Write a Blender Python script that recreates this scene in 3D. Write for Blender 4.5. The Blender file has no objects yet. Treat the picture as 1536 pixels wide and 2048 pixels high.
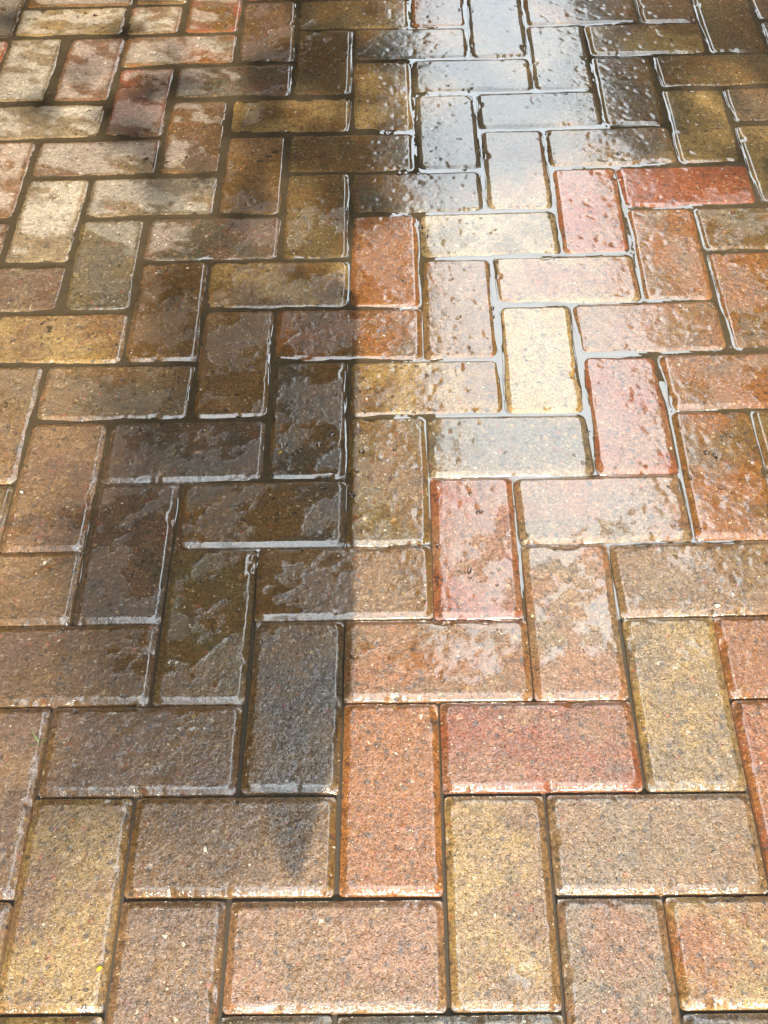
import bpy, math, random
import numpy as np
from mathutils import Vector, Matrix
R = math.radians
random.seed(5)
rng = np.random.default_rng(11)
scn = bpy.context.scene
COL = scn.collection

# ------------------------------------------------------------------ camera
cam_d = bpy.data.cameras.new('camera'); cam = bpy.data.objects.new('camera', cam_d); COL.objects.link(cam)
right = Vector((0.99975998, -0.00583771, -0.02111635)); up = Vector((0.01735927, 0.79908346, 0.60096945)); fwd = Vector((-0.01336544, 0.60119178, -0.798993))
CAM = Vector((-0.0373223, -0.3288098, 1.0309096))
m = Matrix.Identity(4)
for i in range(3):
    m[i][0], m[i][1], m[i][2], m[i][3] = right[i], up[i], -fwd[i], CAM[i]
cam.matrix_world = m
cam_d.sensor_fit = 'VERTICAL'; cam_d.sensor_height = 24.0; cam_d.lens = 24.0 * 2203.943 / 2048
cam_d.clip_start = 0.02; cam_d.clip_end = 2000
scn.camera = cam

# ------------------------------------------------------------------ sky, sun, exposure
SUN_EL = R(33); SX = 0.0916
sz = math.sin(SUN_EL); to_sun = Vector((SX * sz, -math.sqrt(max(0, 1 - sz * sz - (SX * sz) ** 2)), sz))
w = bpy.data.worlds.new('World'); scn.world = w; w.use_nodes = True
nt = w.node_tree; nt.nodes.clear()
wo = nt.nodes.new('ShaderNodeOutputWorld'); bg = nt.nodes.new('ShaderNodeBackground')
sky = nt.nodes.new('ShaderNodeTexSky'); sky.sky_type = 'NISHITA'; sky.sun_disc = False
sky.sun_elevation = SUN_EL; sky.sun_rotation = math.pi; sky.dust_density = 2.0
tcw = nt.nodes.new('ShaderNodeTexCoord'); mpw = nt.nodes.new('ShaderNodeMapping'); mpw.inputs['Scale'].default_value = (1, 1, 2.2)
nw = nt.nodes.new('ShaderNodeTexNoise'); nw.inputs['Scale'].default_value = 2.2; nw.inputs['Detail'].default_value = 6
rw = nt.nodes.new('ShaderNodeValToRGB'); rw.color_ramp.elements[0].position = 0.12; rw.color_ramp.elements[1].position = 0.50
mw = nt.nodes.new('ShaderNodeMixRGB'); mw.inputs[2].default_value = (13.4, 14.9, 16.0, 1)
nt.links.new(tcw.outputs['Generated'], mpw.inputs[0]); nt.links.new(mpw.outputs[0], nw.inputs['Vector'])
nt.links.new(nw.outputs['Fac'], rw.inputs[0]); nt.links.new(rw.outputs[0], mw.inputs[0]); nt.links.new(sky.outputs[0], mw.inputs[1])
nt.links.new(mw.outputs[0], bg.inputs[0]); bg.inputs[1].default_value = 0.12; nt.links.new(bg.outputs[0], wo.inputs[0])
sd = bpy.data.lights.new('sun', 'SUN'); sd.energy = 5.0; sd.angle = R(0.4); sd.color = (1.0, 0.92, 0.78)
so = bpy.data.objects.new('sun', sd); COL.objects.link(so); so.rotation_euler = to_sun.to_track_quat('Z', 'Y').to_euler()
vs = scn.view_settings; vs.view_transform = 'Standard'; vs.look = 'None'; vs.gamma = 1.0; vs.exposure = 1.12; vs.use_curve_mapping = False

# ------------------------------------------------------------------ helpers
def srgb(c):
    return tuple(((v / 255 + 0.055) / 1.055) ** 2.4 if v > 10 else v / 255 / 12.92 for v in c)

def hash2(ix, iy, s):
    h = (ix.astype(np.int64) * 374761393 + iy.astype(np.int64) * 668265263 + s * 1274126177) & 0xFFFFFFFF
    h = ((h ^ (h >> 13)) * 1274126177) & 0xFFFFFFFF
    return ((h ^ (h >> 16)) & 0xFFFF) / 65535.0

def vnoise(x, y, s=0):
    x = np.asarray(x, float); y = np.asarray(y, float)
    ix = np.floor(x); iy = np.floor(y); fx = x - ix; fy = y - iy
    fx = fx * fx * (3 - 2 * fx); fy = fy * fy * (3 - 2 * fy)
    a = hash2(ix, iy, s); b = hash2(ix + 1, iy, s); c = hash2(ix, iy + 1, s); d = hash2(ix + 1, iy + 1, s)
    return (a * (1 - fx) + b * fx) * (1 - fy) + (c * (1 - fx) + d * fx) * fy

def fbm(x, y, s=0, o=4):
    t = 0; a = 0.5; n = 0
    for k in range(o):
        t = t + a * vnoise(x * 2 ** k + 17.3 * k, y * 2 ** k - 9.1 * k, s + k); n += a; a *= 0.5
    return t / n

def sstep(a, b, v):
    t = np.clip((np.asarray(v, float) - a) / (b - a), 0, 1); return t * t * (3 - 2 * t)

def mesh_np(name, verts, faces, smooth=True):
    me = bpy.data.meshes.new(name)
    verts = np.asarray(verts, np.float32); faces = np.asarray(faces, np.int32)
    k = faces.shape[1]
    me.vertices.add(len(verts)); me.vertices.foreach_set('co', verts.ravel())
    me.loops.add(faces.size); me.loops.foreach_set('vertex_index', faces.ravel())
    me.polygons.add(len(faces)); me.polygons.foreach_set('loop_start', np.arange(0, faces.size, k, dtype=np.int32))
    me.polygons.foreach_set('loop_total', np.full(len(faces), k, np.int32))
    me.polygons.foreach_set('use_smooth', np.full(len(faces), smooth))
    me.update(calc_edges=True); me.validate()
    return me

def link(name, me, mat=None, parent=None, **props):
    o = bpy.data.objects.new(name, me); COL.objects.link(o)
    if mat is not None and me is not None and not me.materials: me.materials.append(mat)
    if parent is not None: o.parent = parent
    for k, v in props.items(): o[k] = v
    return o

def box_mesh(name, x0, x1, y0, y1, z0, z1):
    v = [(x, y, z) for z in (z0, z1) for y in (y0, y1) for x in (x0, x1)]
    f = [(0, 2, 3, 1), (4, 5, 7, 6), (0, 1, 5, 4), (2, 6, 7, 3), (0, 4, 6, 2), (1, 3, 7, 5)]
    return mesh_np(name, v, f, False)

class NT:
    def __init__(s, name):
        s.mat = bpy.data.materials.new(name); s.mat.use_nodes = True; s.t = s.mat.node_tree
        s.p = s.t.nodes['Principled BSDF']; s.out = s.t.nodes['Material Output']
    def n(s, ty, **kw):
        nd = s.t.nodes.new(ty)
        for k, v in kw.items(): setattr(nd, k, v)
        return nd
    def l(s, a, b): s.t.links.new(a, b)
    def val(s, sock, v):
        if hasattr(v, 'links'): s.l(v, sock)
        else: sock.default_value = v
    def math(s, op, a, b=0.0, c=None, clamp=False):
        nd = s.n('ShaderNodeMath', operation=op, use_clamp=clamp); s.val(nd.inputs[0], a); s.val(nd.inputs[1], b)
        if c is not None: s.val(nd.inputs[2], c)
        return nd.outputs[0]
    def mix(s, f, a, b, mode='MIX'):
        nd = s.n('ShaderNodeMixRGB', blend_type=mode); s.val(nd.inputs[0], f); s.val(nd.inputs[1], a); s.val(nd.inputs[2], b); return nd.outputs[0]
    def noise(s, vec, scale, detail=2, rough=0.5):
        nd = s.n('ShaderNodeTexNoise'); nd.inputs['Scale'].default_value = scale; nd.inputs['Detail'].default_value = detail
        nd.inputs['Roughness'].default_value = rough; s.l(vec, nd.inputs['Vector']); return nd.outputs['Fac']
    def voro(s, vec, scale, feature='F1'):
        nd = s.n('ShaderNodeTexVoronoi', feature=feature); nd.inputs['Scale'].default_value = scale; s.l(vec, nd.inputs['Vector']); return nd
    def ramp(s, f, a, b, inv=False):
        nd = s.n('ShaderNodeMapRange', interpolation_type='SMOOTHSTEP'); s.val(nd.inputs['Value'], f)
        nd.inputs['From Min'].default_value = a; nd.inputs['From Max'].default_value = b
        nd.inputs['To Min'].default_value = 1 if inv else 0; nd.inputs['To Max'].default_value = 0 if inv else 1
        return nd.outputs['Result']

def simple_mat(name, col, rough=0.7, var=0.25, scale=40):
    n = NT(name); tc = n.n('ShaderNodeTexCoord').outputs['Object']
    f = n.noise(tc, scale, 5)
    c = srgb(col)
    n.l(n.mix(f, (c[0] * (1 - var), c[1] * (1 - var), c[2] * (1 - var), 1), (min(1, c[0] * (1 + var)), min(1, c[1] * (1 + var)), min(1, c[2] * (1 + var)), 1)), n.p.inputs['Base Color'])
    n.p.inputs['Roughness'].default_value = rough
    return n.mat

# ------------------------------------------------------------------ brick material
def brick_material():
    n = NT('wet_brick')
    tc = n.n('ShaderNodeTexCoord').outputs['Object']
    at = lambda nm: n.n('ShaderNodeAttribute', attribute_type='OBJECT', attribute_name=nm)
    seed = at('seed').outputs['Fac']
    off = n.n('ShaderNodeCombineXYZ'); n.l(seed, off.inputs[0]); n.l(n.math('MULTIPLY', seed, 1.7), off.inputs[1])
    va = n.n('ShaderNodeVectorMath', operation='ADD'); n.l(tc, va.inputs[0]); n.l(off.outputs[0], va.inputs[1]); P = va.outputs[0]
    c1 = at('c1').outputs['Color']; c2 = at('c2').outputs['Color']
    film = n.n('ShaderNodeAttribute', attribute_name='film').outputs['Fac']
    dry = n.n('ShaderNodeAttribute', attribute_name='dry').outputs['Fac']
    # large blends of pigment
    b1 = n.noise(P, 13, 4, 0.6)
    col = n.mix(n.ramp(b1, 0.38, 0.62), c1, c2)
    # charcoal smears, stretched along the brick
    mp = n.n('ShaderNodeMapping'); mp.inputs['Scale'].default_value = (0.6, 1.3, 1); n.l(P, mp.inputs[0])
    sm = n.noise(mp.outputs[0], 34, 5, 0.65)
    col = n.mix(n.math('MULTIPLY', n.ramp(sm, 0.58, 0.74), 0.6), col, (*srgb((66, 60, 53)), 1))
    # aggregate 6 mm, of broken outline
    dn = n.n('ShaderNodeTexNoise'); dn.inputs['Scale'].default_value = 300; dn.inputs['Detail'].default_value = 2; n.l(P, dn.inputs['Vector'])
    dm = n.n('ShaderNodeVectorMath', operation='MULTIPLY_ADD'); n.l(dn.outputs['Color'], dm.inputs[0]); dm.inputs[1].default_value = (.007, .007, .007); n.l(P, dm.inputs[2]); Q = dm.outputs[0]
    v1 = n.voro(Q, 150); r1 = n.n('ShaderNodeSeparateColor'); n.l(v1.outputs['Color'], r1.inputs[0])
    inside = n.ramp(v1.outputs['Distance'], 0.30, 0.52, True)
    col = n.mix(n.math('MULTIPLY', n.math('MULTIPLY', inside, n.math('GREATER_THAN', r1.outputs[0], 0.88)), 0.75), col, (*srgb((62, 54, 46)), 1))
    col = n.mix(n.math('MULTIPLY', n.math('MULTIPLY', inside, n.math('LESS_THAN', r1.outputs[0], 0.05)), 0.5), col, (*srgb((150, 76, 50)), 1))
    col = n.mix(n.math('MULTIPLY', n.math('MULTIPLY', inside, n.math('GREATER_THAN', r1.outputs[1], 0.93)), 0.45), col, (*srgb((170, 138, 86)), 1))
    # sand 2-3 mm grains
    v2 = n.voro(Q, 520); r2 = n.n('ShaderNodeSeparateColor'); n.l(v2.outputs['Color'], r2.inputs[0])
    in2 = n.ramp(v2.outputs['Distance'], 0.25, 0.5, True)
    g = n.math('MULTIPLY_ADD', r2.outputs[2], 0.95, 0.52)
    gg = n.n('ShaderNodeCombineColor'); n.l(g, gg.inputs[0]); n.l(g, gg.inputs[1]); n.l(g, gg.inputs[2])
    col = n.mix(1.0, col, gg.outputs[0], 'MULTIPLY')
    col = n.mix(n.math('MULTIPLY', in2, n.math('GREATER_THAN', r2.outputs[0], 0.978)), col, (*srgb((222, 206, 176)), 1))
    col = n.mix(n.math('MULTIPLY', n.math('MULTIPLY', in2, n.math('LESS_THAN', r2.outputs[0], 0.045)), 0.7), col, (*srgb((52, 46, 42)), 1))
    pore = n.noise(P, 250, 3, 0.75)
    col = n.mix(n.math('MULTIPLY', n.ramp(pore, 0.59, 0.70), 0.8), col, (*srgb((42, 32, 24)), 1))
    st_ = n.noise(P, 85, 4, 0.7)
    col = n.mix(n.math('MULTIPLY', n.ramp(st_, 0.60, 0.72), 0.5), col, (*srgb((58, 52, 46)), 1))
    mt = n.noise(P, 42, 5, 0.72)
    col = n.mix(n.math('MULTIPLY', n.ramp(mt, 0.52, 0.66), 0.45), col, (*srgb((76, 64, 54)), 1))
    col = n.mix(n.math('MULTIPLY', n.ramp(mt, 0.42, 0.32), 0.28), col, (*srgb((158, 128, 92)), 1))
    # larger white quartz chips, rare
    v3 = n.voro(Q, 115); r3 = n.n('ShaderNodeSeparateColor'); n.l(v3.outputs['Color'], r3.inputs[0])
    col = n.mix(n.math('MULTIPLY', n.ramp(v3.outputs['Distance'], 0.14, 0.22, True), n.math('GREATER_THAN', r3.outputs[1], 0.978)), col, (*srgb((214, 200, 172)), 1))
    # wet stays saturated; dry dries pale
    hsv = n.n('ShaderNodeHueSaturation'); hsv.inputs['Saturation'].default_value = 0.55; hsv.inputs['Value'].default_value = 1.75; n.l(col, hsv.inputs['Color'])
    drycol = n.mix(0.22, hsv.outputs[0], (*srgb((160, 144, 116)), 1))
    col = n.mix(dry, col, drycol)
    n.l(col, n.p.inputs['Base Color'])
    # relief
    h1 = n.noise(P, 260, 3, 0.6)
    h = n.math('ADD', n.math('MULTIPLY', h1, 0.9), n.math('MULTIPLY', in2, 0.45))
    h = n.math('ADD', h, n.math('MULTIPLY', n.noise(P, 90, 2), 0.8))
    h = n.math('SUBTRACT', h, n.math('MULTIPLY', n.ramp(pore, 0.56, 0.74), 1.1))
    bp = n.n('ShaderNodeBump'); bp.inputs['Distance'].default_value = 0.0012; bp.inputs['Strength'].default_value = 0.75; n.l(h, bp.inputs['Height'])
    n.l(bp.outputs[0], n.p.inputs['Normal'])
    bc = n.n('ShaderNodeBump'); bc.inputs['Distance'].default_value = 0.0012; n.l(n.math('ADD', h, n.math('MULTIPLY', n.n('ShaderNodeAttribute', attribute_name='pool').outputs['Fac'], 0.8)), bc.inputs['Height'])
    n.l(n.math('MULTIPLY_ADD', film, -0.86, 0.92), bc.inputs['Strength'])
    n.l(bc.outputs[0], n.p.inputs['Coat Normal'])
    n.p.inputs['Roughness'].default_value = 0.65
    n.p.inputs['Specular IOR Level'].default_value = 0.25
    n.l(n.math('MULTIPLY_ADD', dry, -0.85, 1.0, clamp=True), n.p.inputs['Coat Weight'])
    n.l(n.math('MULTIPLY_ADD', film, -0.25, 0.30), n.p.inputs['Coat Roughness'])
    n.p.inputs['Coat IOR'].default_value = 2.0
    return n.mat

M_BRICK = brick_material()
def water_material():
    n = NT('joint_water'); tc = n.n('ShaderNodeTexCoord').outputs['Object']
    f = n.noise(tc, 30, 4)
    n.l(n.mix(f, (*srgb((62, 53, 40)), 1), (*srgb((92, 79, 60)), 1)), n.p.inputs['Base Color'])
    n.p.inputs['Roughness'].default_value = 0.5; n.p.inputs['Specular IOR Level'].default_value = 0.0
    n.p.inputs['Coat Weight'].default_value = 1; n.p.inputs['Coat Roughness'].default_value = 0.015; n.p.inputs['Coat IOR'].default_value = 2.3
    b = n.n('ShaderNodeBump'); b.inputs['Distance'].default_value = 0.0006; b.inputs['Strength'].default_value = 0.25
    n.l(n.noise(tc, 90, 1), b.inputs['Height']); n.l(b.outputs[0], n.p.inputs['Coat Normal'])
    return n.mat
M_WATER = water_material()
M_SAND = simple_mat('jointing_sand', (58, 50, 38), 0.8, 0.5, 300)
M_SOIL = simple_mat('bare_ground', (92, 84, 72), 0.9, 0.3, 3)

# ------------------------------------------------------------------ paving layout (90 degree herringbone, 0.1 m module)
PLACE = {('H',-10,3):(4,0,0), ('V',-10,5):(9,1,0), ('H',-10,7):(16,1,0), ('V',-10,9):(8,-7,0), ('H',-10,11):(7,-10,0), ('V',-10,13):(7,-6,0), ('H',-10,15):(11,-3,0), ('H',-9,-2):(-6,1,0),
 ('V',-9,0):(0,1,0), ('H',-9,2):(0,7,0), ('V',-9,4):(17,3,0), ('H',-9,6):(20,3,0), ('V',-9,8):(18,-11,0), ('H',-9,10):(14,-13,0), ('V',-9,12):(8,-9,0), ('H',-9,14):(14,-6,0),
 ('V',-9,16):(4,-1,0), ('H',-8,-3):(-10,5,0), ('V',-8,-1):(-14,12,0), ('H',-8,1):(-7,20,0), ('V',-8,3):(13,2,0), ('H',-8,5):(18,2,0), ('V',-8,7):(22,-1,0), ('H',-8,9):(17,-12,0),
 ('V',-8,11):(9,-10,0), ('H',-8,13):(12,-7,0), ('V',-8,15):(17,-3,0), ('H',-8,17):(10,0,0), ('H',-7,-4):(-11,6,0), ('V',-7,-2):(-27,21,0), ('H',-7,0):(-23,23,0), ('V',-7,2):(0,11,0),
 ('H',-7,4):(10,0,0), ('V',-7,6):(22,2,0), ('H',-7,8):(18,-3,0), ('V',-7,10):(14,-12,0), ('H',-7,12):(6,-11,31), ('V',-7,14):(15,-2,0), ('H',-7,16):(10,4,0), ('H',-6,-5):(-7,3,0),
 ('V',-6,-3):(-31,20,0), ('H',-6,-1):(-32,22,0), ('V',-6,1):(-6,20,0), ('H',-6,3):(2,8,0), ('V',-6,5):(18,3,10), ('H',-6,7):(26,2,-31), ('V',-6,9):(16,-14,-135), ('H',-6,11):(16,-15,93),
 ('V',-6,13):(5,-4,-92), ('H',-6,15):(3,12,0), ('V',-6,17):(1,12,0), ('H',-6,19):(0,6,0), ('H',-5,-6):(-1,0,0), ('V',-5,-4):(-30,15,0), ('H',-5,-2):(-31,18,0), ('V',-5,0):(-19,22,0),
 ('H',-5,2):(-4,21,-1), ('V',-5,4):(2,-5,-92), ('H',-5,6):(23,-3,-100), ('V',-5,8):(9,-2,140), ('H',-5,10):(5,-8,2), ('V',-5,12):(6,5,-93), ('H',-5,14):(-8,22,140), ('V',-5,16):(-9,29,0),
 ('H',-5,18):(-19,27,0), ('V',-4,-5):(-26,12,0), ('H',-4,-3):(-28,13,0), ('V',-4,-1):(-35,23,-37), ('H',-4,1):(-18,25,-23), ('V',-4,3):(8,4,19), ('H',-4,5):(15,-16,5), ('V',-4,7):(12,11,109),
 ('H',-4,9):(-2,-2,-73), ('V',-4,11):(0,3,42), ('H',-4,13):(-6,31,110), ('V',-4,15):(-16,42,0), ('H',-4,17):(-30,48,0), ('V',-4,19):(0,6,0), ('V',-3,-6):(-13,5,0), ('H',-3,-4):(-25,10,0),
 ('V',-3,-2):(-29,12,-23), ('H',-3,0):(-22,20,-70), ('V',-3,2):(5,11,-52), ('H',-3,4):(17,-4,-80), ('V',-3,6):(12,-10,14), ('H',-3,8):(7,-19,-140), ('V',-3,10):(-9,-19,-26), ('H',-3,12):(-17,-3,-57),
 ('V',-3,14):(-19,65,140), ('H',-3,16):(-37,61,0), ('V',-3,18):(-19,27,0), ('H',-3,20):(0,6,0), ('H',-2,-5):(-14,3,0), ('V',-2,-3):(-20,6,0), ('H',-2,-1):(-11,-3,-49), ('V',-2,1):(14,27,-111),
 ('H',-2,3):(4,11,31), ('V',-2,5):(12,-20,-35), ('H',-2,7):(-3,-33,-139), ('V',-2,9):(-12,-30,95), ('H',-2,11):(-28,-35,-4), ('V',-2,13):(-20,60,-99), ('H',-2,15):(-32,59,0), ('V',-2,17):(-39,42,0),
 ('H',-2,19):(-2,21,0), ('V',-1,-4):(-10,-2,0), ('H',-1,-2):(-3,-5,0), ('V',-1,0):(3,12,-94), ('H',-1,2):(7,8,-87), ('V',-1,4):(1,-7,-7), ('H',-1,6):(-5,-27,14), ('V',-1,8):(-10,-47,5),
 ('H',-1,10):(-27,-38,40), ('V',-1,12):(-30,20,77), ('H',-1,14):(-35,66,-37), ('V',-1,16):(-34,54,0), ('H',-1,18):(-21,33,0), ('V',0,-5):(0,-13,0), ('H',0,-3):(2,-14,0), ('V',0,-1):(3,-4,-52),
 ('H',0,1):(0,7,-57), ('V',0,3):(-11,-5,-88), ('H',0,5):(-16,-21,-57), ('V',0,7):(-15,-46,-44), ('H',0,9):(-8,-31,123), ('V',0,11):(-8,0,19), ('H',0,13):(-28,41,-94), ('V',0,15):(-28,52,0),
 ('H',0,17):(-20,46,0), ('V',0,19):(0,12,0), ('V',1,-6):(1,-8,0), ('H',1,-4):(2,-17,0), ('V',1,-2):(2,-17,-103), ('H',1,0):(12,-8,-39), ('V',1,2):(0,-5,-54), ('H',1,4):(-7,-11,140),
 ('V',1,6):(-5,-36,-119), ('H',1,8):(-2,-21,5), ('V',1,10):(5,-9,-95), ('H',1,12):(-15,20,140), ('V',1,14):(-25,44,-40), ('H',1,16):(-14,44,0), ('V',1,18):(-8,26,0), ('H',1,20):(0,5,0),
 ('H',2,-5):(1,-11,0), ('V',2,-3):(3,-15,0), ('H',2,-1):(8,-11,0), ('V',2,1):(18,-4,-80), ('H',2,3):(11,-3,140), ('V',2,5):(14,-19,-119), ('H',2,7):(5,-7,140), ('V',2,9):(14,-16,-140),
 ('H',2,11):(0,1,107), ('V',2,13):(-27,43,-90), ('H',2,15):(-3,43,-26), ('V',2,17):(-7,42,0), ('H',2,19):(-1,21,0), ('V',3,-4):(3,-16,0), ('H',3,-2):(6,-14,0), ('V',3,0):(13,-5,0),
 ('H',3,2):(13,-1,0), ('V',3,4):(21,1,-140), ('H',3,6):(38,0,140), ('V',3,8):(7,-17,-140), ('H',3,10):(3,-16,16), ('V',3,12):(-16,25,-140), ('H',3,14):(0,42,42), ('V',3,16):(-4,43,0),
 ('H',3,18):(-3,31,0), ('V',4,-5):(0,-4,0), ('H',4,-3):(3,-10,0), ('V',4,-1):(12,-8,0), ('H',4,1):(14,-2,0), ('V',4,3):(16,1,0), ('H',4,5):(27,10,0), ('V',4,7):(13,-8,0),
 ('H',4,9):(4,-15,0), ('V',4,11):(0,19,-139), ('H',4,13):(20,52,140), ('V',4,15):(-1,43,0), ('H',4,17):(-1,37,0), ('V',4,19):(0,10,0), ('V',5,-2):(7,-8,0), ('H',5,0):(11,-3,0),
 ('V',5,2):(15,1,0), ('H',5,4):(24,7,0), ('V',5,6):(29,12,0), ('H',5,8):(11,-8,0), ('V',5,10):(2,5,0), ('H',5,12):(8,34,0), ('V',5,14):(7,45,0), ('H',5,16):(3,40,0),
 ('V',5,18):(0,16,0), ('V',6,1):(10,0,0), ('H',6,3):(15,3,0), ('V',6,5):(33,18,0), ('H',6,7):(25,12,0), ('V',6,9):(3,-5,0), ('H',6,11):(6,24,0), ('V',6,13):(14,47,0),
 ('H',6,15):(13,42,0), ('V',6,17):(0,19,0), ('V',7,4):(21,11,0), ('H',7,6):(17,10,0), ('V',7,8):(4,-8,0), ('H',7,10):(2,8,0), ('V',7,12):(15,45,0), ('H',7,14):(16,40,0),
 ('V',7,16):(3,21,0), ('H',7,18):(0,1,0), ('H',8,5):(1,0,0), ('V',8,7):(5,0,0), ('V',8,11):(9,28,0), ('H',8,13):(8,23,0), ('V',8,15):(4,19,0), ('V',9,14):(0,2,0)}
PAL = {'T': (124, 92, 56), 'O': (137, 86, 39), 'R': (134, 75, 42), 'Y': (148, 117, 64), 'G': (96, 84, 62), 'B': (110, 79, 37),
       'M': (110, 81, 56), 'P': (134, 94, 61), 'A': (105, 85, 48), 'C': (144, 122, 86), 'K': (90, 75, 55), 'W': (122, 100, 70)}
TONE = {}
for rec in '''V0-1YT H-2-1TP V1-2WP H2-1YO V-3-2MT V-4-1YT H-3+0TB H1+0WT V-1+0OO H0+1RP V2+1YW V-2+1BK H-4+1MB V3+0OR H3+2OO
H-1+2TO V1+2PW V-3+2BA H-5+2MB V0+3RP H2+3WT H-2+3TB V-4+3KM H-6+3TB H1+4PW V-1+4BA H-3+4KB V3+4BO V-5+4MT V-6+5WT H0+5WG
V2+5RP H-4+5KM V-2+5BK H4+5AB V1+6YC H-1+6YB H3+6TO V-3+6BT H-5+6TW H2+7PT V0+7TB H-2+7OB V-4+7TB V4+7OB H-6+7YT H1+8PC V-1+8OO
H-3+8YB V3+8OT V-5+8AG H-7+8WM H0+9AC V-2+9BA H-4+9MG V2+9RP H4+9AB V-6+9WC V1+10PC H-1+10BG H3+10RR V-3+10BT H-5+10WG H2+11TA V0+11GW
V4+11YA H-2+11BA V-4+11MB H-6+11WM V-1+12BY H1+12GW H-3+12YB V3+12AB V-5+12MR H-7+12CW H0+13GA V2+13WG V-2+13AB H-4+13MG H4+13BA V5+10AY
V-6+13MP V-7+13CW V1+14GW H-1+14BG H3+14YB V-3+14BM H-5+14OW V5+14BA V-4+15RB H-7+15CY S-5+15OC H0+15GW H-2+15BA V2+13WG
V-5+0TM H-4-2AY V3+12BA H-6-1TW'''.split():
    import re
    g = re.match(r'([VHS])(-?\d+)([+-]\d+)([A-Z])([A-Z])', rec).groups()
    TONE[(g[0], int(g[1]), int(g[2]))] = g[3] + g[4]
def dull(c):
    l = srgb(c); g = .3 * l[0] + .6 * l[1] + .1 * l[2]
    return [v * .95 + g * .05 for v in l]
MIXES = ['TO', 'TB', 'YT', 'OR', 'BA', 'MT', 'WG', 'PT', 'KB', 'TW', 'OB', 'RP']

bricks = []   # (type, x, y)
for x in range(-34, 34):
    for y in range(-22, 60):
        k = (x + y) % 4
        if k == 3: bricks.append(('V', x, y))
        elif k == 1: bricks.append(('H', x, y))
# one spot at the far left was laid out of pattern, with two cut halves
for k in (('H', -8, 13), ('V', -7, 14), ('H', -6, 15)): bricks.remove(k)
bricks += [('V', -7, 13), ('H', -7, 15), ('S', -5, 15), ('S', -8, 13)]
BL, BW, CH_W, CH_D, BH = 0.1972, 0.0972, 0.0072, 0.0036, 0.045

def base_centre(t, x, y):
    return ((x + .5) * .1, (y + 1) * .1) if t == 'V' else ((x + 1) * .1, (y + .5) * .1) if t == 'H' else ((x + .5) * .1, (y + .5) * .1)
def place(k):
    t, x, y = k; cx, cy = base_centre(*k)
    d = PLACE.get(k)
    if d is None and k in (('V', -7, 13), ('H', -7, 15), ('S', -5, 15), ('S', -8, 13)):
        d = (-60, 30, 0)
    if d is None: d = (0, 0, 0)
    return cx + d[0] / 1e4, cy + d[1] / 1e4, d[2] / 1e4
def project(X, Y, Z=0.0):
    d = Vector((X, Y, Z)) - CAM; z = d.dot(fwd)
    if z < 0.05: return None
    return 768 + 2203.943 * d.dot(right) / z, 1024 - 2203.943 * d.dot(up) / z

def film_field(X, Y):
    b = 0.10 + 0.33 * sstep(-0.04, 0.03, X) * sstep(0.36, 0.28, X) * sstep(0.30, 0.7, Y)
    b = b + 0.30 * sstep(0.95, 1.15, Y) * sstep(0.15, 0.3, X) + 0.22 * sstep(0.95, 1.1, Y) * sstep(-0.3, -0.1, X) * sstep(0.05, 0.0, X)
    b = b - 0.22 * sstep(0.45, 0.1, Y) - 0.15 * sstep(-0.3, -0.5, X)
    # thin film drawn out in slanting streaks, plus ragged clumps
    u = X * 0.8 + Y * 0.6; v = -X * 0.6 + Y * 0.8
    nz = 0.55 * fbm(X * 16, Y * 16, 3, 5) + 0.25 * fbm(u * 14, v * 55, 8, 3) + 0.20 * fbm(X * 120, Y * 120, 21, 2)
    return sstep(0.46, 0.53, nz + b - 0.08)
def dry_field(X, Y, d):
    b = sstep(-0.22, -0.42, X) * sstep(0.82, 1.0, Y)
    nz = 0.7 * fbm((X - .9 * Y) * 9, (Y + .45 * X) * 30, 31, 4) + 0.3 * fbm(X * 60, Y * 60, 37, 3)
    return 0.9 * sstep(0.46, 0.56, nz - 0.30 + 0.36 * b) * sstep(0.006, 0.014, d + 0.004 * (vnoise(X * 90, Y * 90, 5) - .5))
def water_level(X, Y):
    z = -0.0025 + 0.0008 * sstep(0.7, 1.1, Y) * sstep(0.1, -0.25, X) - 0.0030 * sstep(0.66, 0.40, Y) - 0.0085 * sstep(0.45, 0.15, Y) - 0.0012 * sstep(0.5, 0.35, Y) * sstep(0.05, -0.15, X)
    return np.minimum(z + 0.0040 * (fbm(X * 14, Y * 14, 51, 3) - 0.5), -0.0009 + 0.0008 * sstep(-0.1, 0.0, X))

def axis_coords(length, step):
    e = np.array([0, .0012, .0028, .0046, .0064, .0080, .0094, .0112])
    n = max(2, int(round((length - 2 * .0112) / step)))
    mid = np.linspace(.0112, length - .0112, n + 1)[1:-1]
    return np.concatenate([e, mid, length - e[::-1]]) - length / 2

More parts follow.
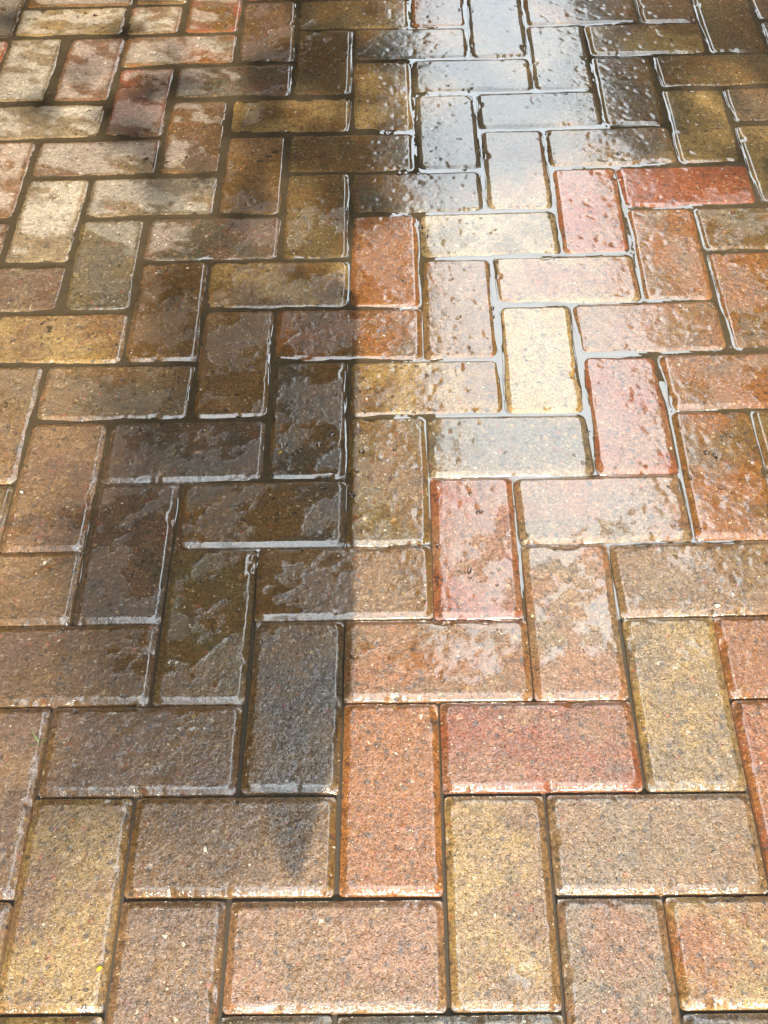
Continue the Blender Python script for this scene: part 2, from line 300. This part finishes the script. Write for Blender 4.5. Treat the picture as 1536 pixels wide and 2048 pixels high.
def brick_mesh(k, L, Wd, cx, cy, rot, step, seed):
    gx = axis_coords(L, step); gy = axis_coords(Wd, step)
    X, Y = np.meshgrid(gx, gy, indexing='ij')
    nx, ny = X.shape
    # rounded-corner footprint
    r = 0.0045
    ax = np.abs(X) - (L / 2 - r); ay = np.abs(Y) - (Wd / 2 - r)
    out = (ax > 0) & (ay > 0); dd = np.hypot(ax, ay)
    sc = np.where(out & (dd > r), r / np.maximum(dd, 1e-9), 1.0)
    X = np.where(out, np.sign(X) * ((L / 2 - r) + ax * sc), X); Y = np.where(out, np.sign(Y) * ((Wd / 2 - r) + ay * sc), Y)
    # distance to the edge with corners rounded more at the chamfer
    rc = 0.012
    qx = np.abs(X) - (L / 2 - rc); qy = np.abs(Y) - (Wd / 2 - rc)
    sd_ = np.hypot(np.maximum(qx, 0), np.maximum(qy, 0)) + np.minimum(np.maximum(qx, qy), 0) - rc
    d = np.maximum(-sd_, 0)
    c, s = math.cos(rot), math.sin(rot)
    WX = cx + c * X - s * Y; WY = cy + s * X + c * Y
    wob = 0.0020 * (fbm(WX * 45, WY * 45, 61, 3) - 0.5)
    cw = CH_W + wob
    t = np.clip(d / cw, 0, 1)
    Z = -CH_D * np.where(t > 0.85, (1 - t) ** 2 / 0.3 , (1 - t) - 0.075) / 0.925
    fl = film_field(WX, WY); calm = (1 - 0.74 * fl) * (0.35 + 0.65 * sstep(0.006, 0.009, d))
    chip = sstep(0.70, 0.78, fbm(WX * 38 + seed, WY * 38, 131, 3)) * sstep(0.013, 0.004, d)
    Z = Z - 0.0022 * chip
    Z = Z + 0.0009 * (fbm(WX * 22 + seed, WY * 22, 71, 3) - 0.5)
    Z = Z + 0.0007 * (fbm(WX * 130, WY * 130, 81, 2) - 0.5) * calm * (0.4 + 0.6 * sstep(0.0, 0.01, d))
    pit = fbm(WX * 210, WY * 210, 91, 2)
    Z = Z - 0.0007 * sstep(0.68, 0.82, pit) * calm
    pit2 = fbm(WX * 105 + seed, WY * 105, 141, 2)
    Z = Z - 0.0011 * sstep(0.70, 0.82, pit2) * (1 - 0.6 * fl)
    V = np.stack([X, Y, Z], -1).reshape(-1, 3)
    idx = np.arange(nx * ny).reshape(nx, ny)
    F = np.stack([idx[:-1, :-1], idx[1:, :-1], idx[1:, 1:], idx[:-1, 1:]], -1).reshape(-1, 4)
    ring = np.concatenate([idx[:, 0], idx[-1, 1:], idx[-2::-1, -1], idx[0, -2:0:-1]])
    low = V[ring].copy(); low[:, 2] = -BH
    b0 = len(V); V = np.concatenate([V, low]); nr = len(ring)
    j = np.arange(nr); j2 = (j + 1) % nr
    F = np.concatenate([F, np.stack([ring[j], b0 + j, b0 + j2, ring[j2]], -1)])
    me = mesh_np('brick', V, F)
    pool = fl.copy(); fl = np.maximum(fl, 0.85 * sstep(0.0095, 0.0075, d)); dr = dry_field(WX, WY, d)
    for nm, a in (('film', fl), ('dry', dr), ('pool', pool)):
        at = me.attributes.new(nm, 'FLOAT', 'POINT')
        at.data.foreach_set('value', np.concatenate([a.ravel(), np.zeros(nr)]).astype(np.float32))
    me.materials.append(M_BRICK)
    return me

# the bed under the bricks: sand showing only in joints without water
pave = link('paving', box_mesh('paving', -3.4, 3.4, -2.2, 6.0, -0.06, -0.0095), M_SAND, kind='structure')
pave['label'] = 'block paving laid in a herringbone pattern over sand'
gnd = link('ground', mesh_np('ground', [(-300, -300, -.05), (300, -300, -.05), (300, 300, -.05), (-300, 300, -.05)], [(0, 1, 2, 3)], False), M_SOIL, kind='structure')

scored = []
for k in bricks:
    cx, cy, rz = place(k)
    uv = project(cx, cy)
    dist = 1e9
    if uv:
        du = max(0, -uv[0], uv[0] - 1536); dv = max(0, -uv[1], uv[1] - 2048); dist = math.hypot(du, dv)
    scored.append((dist, k))
scored.sort(key=lambda a: a[0])
placed = {}
stuffV, stuffF = [], []
for i, (dist, k) in enumerate(scored):
    t, x, y = k; cx, cy, rz = place(k)
    L = BL if t != 'S' else BW
    rot = rz + (math.pi / 2 if t == 'V' else 0)
    zj = 0.0012 * (hash2(np.array(x), np.array(y), 5) - 0.5); tx = R(0.7) * (hash2(np.array(x), np.array(y), 6) - 0.5); ty = R(0.45) * (hash2(np.array(x), np.array(y), 7) - 0.5)
    sd0 = float(hash2(np.array(x), np.array(y), 9)) * 37
    code = TONE.get(k) or MIXES[int(hash2(np.array(x), np.array(y), 12) * 11.99)]
    if i < 299:
        step = 0.0026 if dist < 130 else 0.02
        me = brick_mesh(k, L, BW, cx, cy, rot, step, sd0)
        o = link('brick', me, None, pave)
        o.location = (cx, cy, zj); o.rotation_euler = (float(tx), float(ty), rot)
        ja = 0.9 + 0.2 * float(hash2(np.array(x), np.array(y), 14))
        o['c1'] = [v * ja for v in dull(PAL[code[0]])]; o['c2'] = [v * ja for v in dull(PAL[code[1]])]; o['seed'] = sd0
        if dist < 200: placed[k] = (cx, cy, rot, float(zj), L)
    else:
        hx, hy = L / 2, BW / 2; c, s = math.cos(rot), math.sin(rot); b = len(stuffV)
        for (ex, z) in ((0, -BH), (0, -CH_D), (CH_W, 0)):
            for sx, sy in ((-1, -1), (1, -1), (1, 1), (-1, 1)):
                px, py = sx * (hx - ex), sy * (hy - ex); stuffV.append((cx + c * px - s * py, cy + s * px + c * py, z))
        for q in range(4):
            q2 = (q + 1) % 4
            stuffF += [(b + q, b + q2, b + 4 + q2, b + 4 + q), (b + 4 + q, b + 4 + q2, b + 8 + q2, b + 8 + q)]
        stuffF.append((b + 8, b + 9, b + 10, b + 11))

def far_brick_material():
    n = NT('wet_brick_far'); tc = n.n('ShaderNodeTexCoord').outputs['Object']
    g = n.n('ShaderNodeNewGeometry').outputs['Random Per Island']
    rp = n.n('ShaderNodeValToRGB'); rp.color_ramp.interpolation = 'CONSTANT'; e = rp.color_ramp.elements
    cs = 'TOBYMRWAKP'; e[0].color = (*srgb(PAL['T']), 1); e[1].position = .1; e[1].color = (*srgb(PAL['O']), 1)
    for q, ch in enumerate(cs[2:]): el = e.new(.2 + .1 * q); el.color = (*srgb(PAL[ch]), 1)
    n.l(g, rp.inputs[0]); n.l(n.mix(n.math('MULTIPLY', n.noise(tc, 60, 5), 0.8), rp.outputs[0], (*srgb((90, 80, 70)), 1)), n.p.inputs['Base Color'])
    n.p.inputs['Roughness'].default_value = .6; n.p.inputs['Coat Weight'].default_value = 1; n.p.inputs['Coat Roughness'].default_value = .2
    return n.mat
far = link('brick_field', mesh_np('brick_field', stuffV, stuffF, False), far_brick_material(), pave, kind='stuff')

# ------------------------------------------------------------------ water standing in the joints
def build_water():
    V, F = [], []
    x0, x1, y0, y1, st = -1.2, 1.1, -0.45, 2.0, 0.008
    gx = np.arange(x0, x1, st); gy = np.arange(y0, y1, st)
    X, Y = np.meshgrid(gx, gy, indexing='ij'); Z = water_level(X, Y)
    V.append(np.stack([X, Y, Z], -1).reshape(-1, 3)); idx = np.arange(X.size).reshape(X.shape)
    F.append(np.stack([idx[:-1, :-1], idx[1:, :-1], idx[1:, 1:], idx[:-1, 1:]], -1).reshape(-1, 4)); base = X.size
    prof = np.array([0.0, .0006, .0013, .0022, .0034, .0050])
    for k, (cx, cy, rot, zj, L) in placed.items():
        n1 = int(L / .003); n2 = int(BW / .003)
        # perimeter parameterised as direction on a rounded rectangle
        rc = .011
        pts = []; nrm = []
        hx, hy = L / 2, BW / 2
        for (ax, ay, bx, by, nx_, ny_, n) in ((-hx + rc, -hy, hx - rc, -hy, 0, -1, n1), (hx, -hy + rc, hx, hy - rc, 1, 0, n2), (hx - rc, hy, -hx + rc, hy, 0, 1, n1), (-hx, hy - rc, -hx, -hy + rc, -1, 0, n2)):
            for q in range(n + 1):
                f = q / n; pts.append((ax + (bx - ax) * f, ay + (by - ay) * f)); nrm.append((nx_, ny_))
            ccx, ccy = bx - nx_ * rc, by - ny_ * rc
            a0 = math.atan2(ny_, nx_)
            for q in range(1, 5):
                a = a0 + math.pi / 2 * q / 5; pts.append((ccx + rc * math.cos(a), ccy + rc * math.sin(a))); nrm.append((math.cos(a), math.sin(a)))
        Pp = np.array(pts); N = np.array(nrm); c, s = math.cos(rot), math.sin(rot)
        Rm = np.array([[c, s], [-s, c]])
        W0 = Pp @ Rm + np.array([cx, cy]); NW = N @ Rm
        mh = 0.0003 + 0.0045 * np.maximum(0, fbm(W0[:, 0] * 30, W0[:, 1] * 30, 101, 3) - 0.50)
        lv = water_level(W0[:, 0], W0[:, 1])
        zc = np.clip(lv + mh - zj, -CH_D * 1.2, -0.0003)
        tt = 1 - (np.clip(-zc / CH_D, 0, 1.0)) ** 0.8
        dc = tt * CH_W + 0.0006
        rows = []
        for sprof in prof:
            w = W0 - NW * (dc - sprof)[:, None]
            z = water_level(w[:, 0], w[:, 1]) + np.maximum(mh, 0.0002) * np.exp(-sprof / .0014) - (0.0003 if sprof == prof[-1] else 0)
            rows.append(np.c_[w, z])
        A = np.stack(rows, 0); nr = A.shape[1]; V.append(A.reshape(-1, 3))
        j = np.arange(nr); j2 = (j + 1) % nr
        for q in range(len(prof) - 1):
            F.append(np.stack([base + q * nr + j, base + (q + 1) * nr + j, base + (q + 1) * nr + j2, base + q * nr + j2], -1))
        base += A.shape[0] * nr
    return mesh_np('water', np.concatenate(V), np.concatenate(F))
wat = link('water', build_water(), M_WATER, kind='structure'); wat['label'] = 'shallow rain water standing in the joints between the bricks'

# ------------------------------------------------------------------ surroundings that shade the paving and show in the wet
M_TIMBER = simple_mat('dark_timber', (66, 52, 38), 0.7, 0.35, 20)
M_WALL = simple_mat('brown_brick_wall', (98, 72, 52), 0.85, 0.25, 30)
M_TILE = simple_mat('dark_roof_tile', (62, 56, 52), 0.8, 0.3, 12)
M_LEAF = simple_mat('leaf_green', (62, 84, 38), 0.5, 0.5, 3)
M_BARK = simple_mat('bark', (84, 68, 52), 0.9, 0.4, 25)

XE, HB = 0.058, 1.6
can = link('timber_canopy', None, label='dark timber lean-to canopy over the left side, mirrored in the wet bricks', category='canopy'); can.location = (0, 0, 0)
for q in range(26): link('roof_board', box_mesh('roof_board', -1.72, XE, 0.64 + q * .2, 0.835 + q * .2, HB + .02 + .002 * (q % 2), HB + .05), M_TIMBER, can)
def prism(name, poly, z0, z1):
    n = len(poly); v = [(x, y, z0) for x, y in poly] + [(x, y, z1) for x, y in poly]
    me = bpy.data.meshes.new(name); me.from_pydata(v, [], [tuple(range(n))[::-1], tuple(range(n, 2 * n))] + [(i, (i + 1) % n, n + (i + 1) % n, n + i) for i in range(n)]); me.update(); return me
link('edge_beam', box_mesh('edge_beam', XE - .12, XE + .004, .62, 5.9, HB, HB + .018), M_TIMBER, can)
for px, py in ((-1.65, .75), (-1.65, 3.4), (-1.65, 5.7), (XE - .06, 5.7)): link('post', box_mesh('post', px - .05, px + .05, py - .05, py + .05, -.05, HB), M_TIMBER, can)

XR, HR = 0.31 + 0.327 * 2.6, 2.6
lh = link('tall_house', None, label='tall brown house behind the canopy on the left, out of the picture', category='house')
link('wall', box_mesh('wall', -5.5, -1.75, -6, 9, -.05, 4.6), M_WALL, lh)
link('roof', prism('roof', [(-1.6, -6.3), (-1.6, 9.3), (-5.6, 9.3), (-5.6, -6.3)], 4.61, 4.75), M_TILE, lh)
fh = link('back_house', None, label='low brown outbuilding far ahead, closing the passage beyond the picture', category='outbuilding')
link('wall', box_mesh('wall', -6, 8, 9.6, 13, -.05, 3.0), M_WALL, fh)
link('roof', prism('roof', [(-6.2, 9.4), (8.2, 9.4), (8.2, 13.2), (-6.2, 13.2)], 3.01, 3.15), M_TILE, fh)
gw = link('garden_wall', None, label='high brown brick garden wall behind the viewer, out of the picture', category='wall')  # unseen wall, added to cut sky light from behind
link('wall_panel', box_mesh('wall_panel', -6, 8, -8.3, -8, -.05, 3.4), M_WALL, gw)
link('coping', box_mesh('coping', -6.05, 8.05, -8.36, -7.94, 3.402, 3.47), M_TILE, gw)
hs = link('house', None, label='brown house with low eaves on the right, mirrored in the wet bricks', category='house')
link('wall', box_mesh('wall', XR + .45, XR + 5, -4, 9, -.05, HR + .02), M_WALL, hs)
link('roof', mesh_np('roof', [(XR, -4.3, HR), (XR, 9.3, HR), (XR + 3, 9.3, HR + 1.9), (XR + 3, -4.3, HR + 1.9), (XR + 6, -4.3, HR), (XR + 6, 9.3, HR), (XR, -4.3, HR - .1), (XR, 9.3, HR - .1), (XR + 6, -4.3, HR - .1), (XR + 6, 9.3, HR - .1)],
     [(0, 3, 2, 1), (3, 4, 5, 2), (0, 1, 7, 6), (6, 7, 9, 8), (4, 8, 9, 5)], False), M_TILE, hs)

def leaves(targets, size, tmin, tmax):
    """leaf blades spread along the sun's rays above the given ground spots"""
    V, F = [], []
    for gx, gy in targets:
        t = random.uniform(tmin, tmax); c = Vector((gx, gy, 0)) + to_sun * t
        a = Vector((random.gauss(0, 1), random.gauss(0, 1), random.gauss(0, .5))).normalized(); b = a.cross(Vector((random.gauss(0, .5), random.gauss(0, .5), 1))).normalized()
        s = size * random.uniform(.7, 1.3); b0 = len(V); nrm = a.cross(b) * .15 * s
        V += [c - a * s * .5, c - b * s * .3 + nrm, c + a * s * .6, c + b * s * .3 + nrm]; F.append((b0, b0 + 1, b0 + 2, b0 + 3))
    return V, F
def limb(name, pts, radii, parent, seg=8):
    V, F = [], []
    for i, (p, r) in enumerate(zip(pts, radii)):
        d = (Vector(pts[min(i + 1, len(pts) - 1)]) - Vector(pts[max(i - 1, 0)])).normalized(); u = d.orthogonal().normalized(); v = d.cross(u)
        V += [Vector(p) + (u * math.cos(6.2832 * q / seg) + v * math.sin(6.2832 * q / seg)) * r for q in range(seg)]
    for i in range(len(pts) - 1):
        for q in range(seg): F.append((i * seg + q, i * seg + (q + 1) % seg, (i + 1) * seg + (q + 1) % seg, (i + 1) * seg + q))
    return link(name, mesh_np(name, V, F), M_BARK, parent)

# unseen board added for its shadow: the straight side draws the sharp edge
HP = 0.85; CT = math.sqrt(max(0, 1 - sz * sz - (SX * sz) ** 2)) / sz
sg = link('bracket_board', None, label='narrow dark board on a wire from the wall behind the viewer, out of the picture', category='board')
def above(gx, gy): return gx + SX * HP, gy - CT * HP
link('panel', prism('panel', [above(*g) for g in ((-.087, .22), (-.087, .80), (-.115, .84), (-.19, .70), (-.19, .16), (-.155, .03), (-.137, .01))], HP, HP + .012), M_TIMBER, sg)
bx, by = above(-.17, .42)
link('wire', box_mesh('wire', -1.70, bx, by - .001, by + .001, HP + .0125, HP + .0145), M_TIMBER, sg)  # wire and wall plate are made-up supports for the added board
link('wall_plate', box_mesh('wall_plate', -1.749, -1.70, by - .1, by + .1, HP - .15, HP + .10), M_TIMBER, sg)

# added unseen tree: leaves placed for blurred shade left of the sharp edge
tall = link('added_tall_tree', None, label='tall slender tree beyond the garden wall behind the viewer, out of the picture', category='tree')
tg = []
while len(tg) < 270:
    gx = random.uniform(-0.52, -0.13); gy = random.uniform(0.0, 0.95)
    e = min(1, max(0, (gx + 0.50) / 0.27)) ** 1.3; f = min(1, max(0, (gy - .0) / .2)) * min(1, max(0, (.98 - gy) / .35))
    if random.random() < e * f: tg.append((gx, gy))
tg += [(random.gauss(-2.4, .5), random.gauss(.4, .8)) for _ in range(1500)]
tg = [g for g in tg if g[0] < -1.2 or g[0] > -.6]
V_, F_ = leaves(tg, .085, 9.5, 13.5)
link('crown', mesh_np('crown', V_, F_, False), M_LEAF, tall)
limb('trunk', [(-2.6, -9.5, -.05), (-2.5, -9.4, 3.0), (-2.2, -9.3, 5.6), (-1.6, -9.2, 6.6)], [.14, .11, .07, .03], tall)

# unseen tree added behind the viewer, leaves placed to shade the far part
tree = link('garden_tree', None, label='broad leafy tree behind the viewer whose crown shades the far bricks', category='tree'); tree.location = (0, 0, 0)
tg = []
while len(tg) < 3200:
    gx = random.uniform(-1.6, 1.7); gy = random.uniform(1.0, 3.6)
    edge = 1.04 + 0.06 * math.sin(gx * 9) + (0.07 if gx > .2 else 0) 
    if gy < edge: continue
    dens = 1.0
    if gx < -.28: dens = 0.12 if gy < 1.9 else .6
    if random.random() < dens: tg.append((gx, gy))
V_, F_ = leaves(tg, .10, 6.0, 8.0)
link('crown', mesh_np('crown', V_, F_, False), M_LEAF, tree)
limb('trunk', [(-1.6, -6.5, -.05), (-1.6, -5.6, 1.8), (-1.5, -4.3, 3.0), (-1.1, -3.5, 3.5), (-.2, -3.0, 3.6), (.6, -2.8, 3.65)], [.16, .13, .10, .07, .05, .03], tree)

# ------------------------------------------------------------------ small things lying on the bricks
def ground_at(u, v):
    d = fwd + right * ((u - 768) / 2203.943) - up * ((v - 1024) / 2203.943)
    t = -CAM.z / d.z; return CAM.x + t * d.x, CAM.y + t * d.y
def flat_mat(name, col, rough=.5):
    return simple_mat(name, col, rough, .15, 300)
M_YEL = flat_mat('yellow_petal', (216, 176, 40)); M_WHT = flat_mat('pale_husk', (214, 202, 180)); M_STONE = flat_mat('white_stone', (206, 196, 176), .4); M_GRASS = flat_mat('grass_blade', (96, 124, 58))
def petal(u, v, s, rot, mat, label, cat, name, z=0.0006):
    x, y = ground_at(u, v); V, F = [], []
    n = 12; prof = []
    for ring, (f, h) in enumerate(((1.0, 0.0), (0.6, .10), (0.0, .16))):
        for q in range(n if f else 1):
            a = 6.2832 * q / n; rr = s * f * (1 + .22 * math.cos(a) + .10 * math.sin(3 * a + u)); V.append((rr * math.cos(a), .62 * rr * math.sin(a), s * h + .0004))
    for q in range(n):
        q2 = (q + 1) % n; F += [(q, q2, n + q2, n + q)]
    me = bpy.data.meshes.new(name); me.from_pydata(V, [], F + [(n + q, n + (q + 1) % n, 2 * n) for q in range(n)] + [tuple(range(n))[::-1]]); me.update()
    for p in me.polygons: p.use_smooth = True
    o = link(name, me, mat, None, label=label, category=cat); o.location = (x, y, z); o.rotation_euler = (0, 0, rot); return o
petal(198, 1938, .0032, .9, M_YEL, 'tiny yellow petal lying on the yellow brick at the lower left corner', 'petal', 'petal')
petal(411, 1700, .0036, 1.9, M_WHT, 'pale pointed seed husk on the brown brick left of the shadow tip', 'husk', 'seed_husk')
petal(353, 1326, .0026, .4, M_STONE, 'small white stone chip on the dark shaded upright brick', 'stone', 'stone_chip')
petal(1433, 1212, .0040, .1, M_STONE, 'white stone chip by the joint above the yellow brick on the right', 'stone', 'stone_chip')
petal(560, 906, .0026, .3, M_YEL, 'yellow speck of petal on the dark upright brick beside the shadow edge', 'petal', 'petal')
petal(44, 985, .0030, 2.4, M_WHT, 'pale husk on the mauve brick near the left edge of the paving', 'husk', 'seed_husk')
def sprig(u, v, label):
    x, y = ground_at(u, v); o = link('grass_sprig', None, None, None, label=label, category='grass'); o.location = (x, y, -.006)
    for a, ln, lean in ((.3, .016, .7), (2.2, .020, .5), (3.6, .014, .9), (5.0, .018, .35)):
        V, F = [], []
        for q in range(5):
            f = q / 4; r = ln * f * lean * (.4 + .6 * f); z = ln * f * (1 - .35 * f * lean); wd = .0010 * (1 - f) + .0001
            cx, cy = r * math.cos(a), r * math.sin(a); px, py = -math.sin(a) * wd, math.cos(a) * wd
            V += [(cx + px, cy + py, z), (cx - px, cy - py, z)]
        for q in range(4): F.append((2 * q, 2 * q + 1, 2 * q + 3, 2 * q + 2))
        link('blade', mesh_np('blade', V, F), M_GRASS, o)
sprig(78, 1486, 'little green grass sprig growing in a joint at the left edge')

# ------------------------------------------------------------------ beads of water on the brick tops
def droplet_material():
    n = NT('water_bead'); n.p.inputs['Base Color'].default_value = (.97, .98, 1, 1); n.p.inputs['Transmission Weight'].default_value = 1.0
    n.p.inputs['Roughness'].default_value = 0.0; n.p.inputs['IOR'].default_value = 1.33
    return n.mat
def beads():
    V, F = [], []; n = 10
    rnd = random.Random(77)
    spots = []
    for (u0, v0, u1, v1, cnt) in ((700, 740, 860, 1000, 14), (860, 1000, 1040, 1200, 10), (1120, 860, 1180, 930, 6), (840, 430, 1000, 700, 18), (1350, 850, 1480, 1060, 10), (830, 60, 960, 340, 16), (560, 780, 700, 940, 8), (1190, 300, 1240, 400, 8)):
        for _ in range(cnt): spots.append(ground_at(rnd.uniform(u0, u1), rnd.uniform(v0, v1)))
    for x, y in spots:
        s = .0012 + .0022 * rnd.random() ** 2; st = rnd.uniform(1.0, 1.9); a0 = rnd.uniform(0, 3.14); b0 = len(V); ph = rnd.uniform(0, 6)
        for (f, h) in ((1.0, -.25), (.93, .12), (.72, .33), (.38, .45)):
            for q in range(n):
                a = 6.2832 * q / n; rr = s * f * (1 + .18 * math.sin(2 * a + ph)); lx, ly = rr * math.cos(a) * st, rr * math.sin(a)
                V.append((x + lx * math.cos(a0) - ly * math.sin(a0), y + lx * math.sin(a0) + ly * math.cos(a0), .0003 + s * h))
        V.append((x, y, .0003 + s * .49))
        for r in range(3):
            for q in range(n): F.append((b0 + r * n + q, b0 + r * n + (q + 1) % n, b0 + (r + 1) * n + (q + 1) % n, b0 + (r + 1) * n + q))
        for q in range(n): F.append((b0 + 3 * n + q, b0 + 3 * n + (q + 1) % n, b0 + 4 * n))
        F.append(tuple(b0 + q for q in range(n))[::-1])
    me = bpy.data.meshes.new('water_beads'); me.from_pydata(V, [], F); me.update()
    for p in me.polygons: p.use_smooth = True
    return me
link('water_beads', beads(), droplet_material(), None, kind='stuff', label='scattered beads of rain water on the brick tops', category='water')
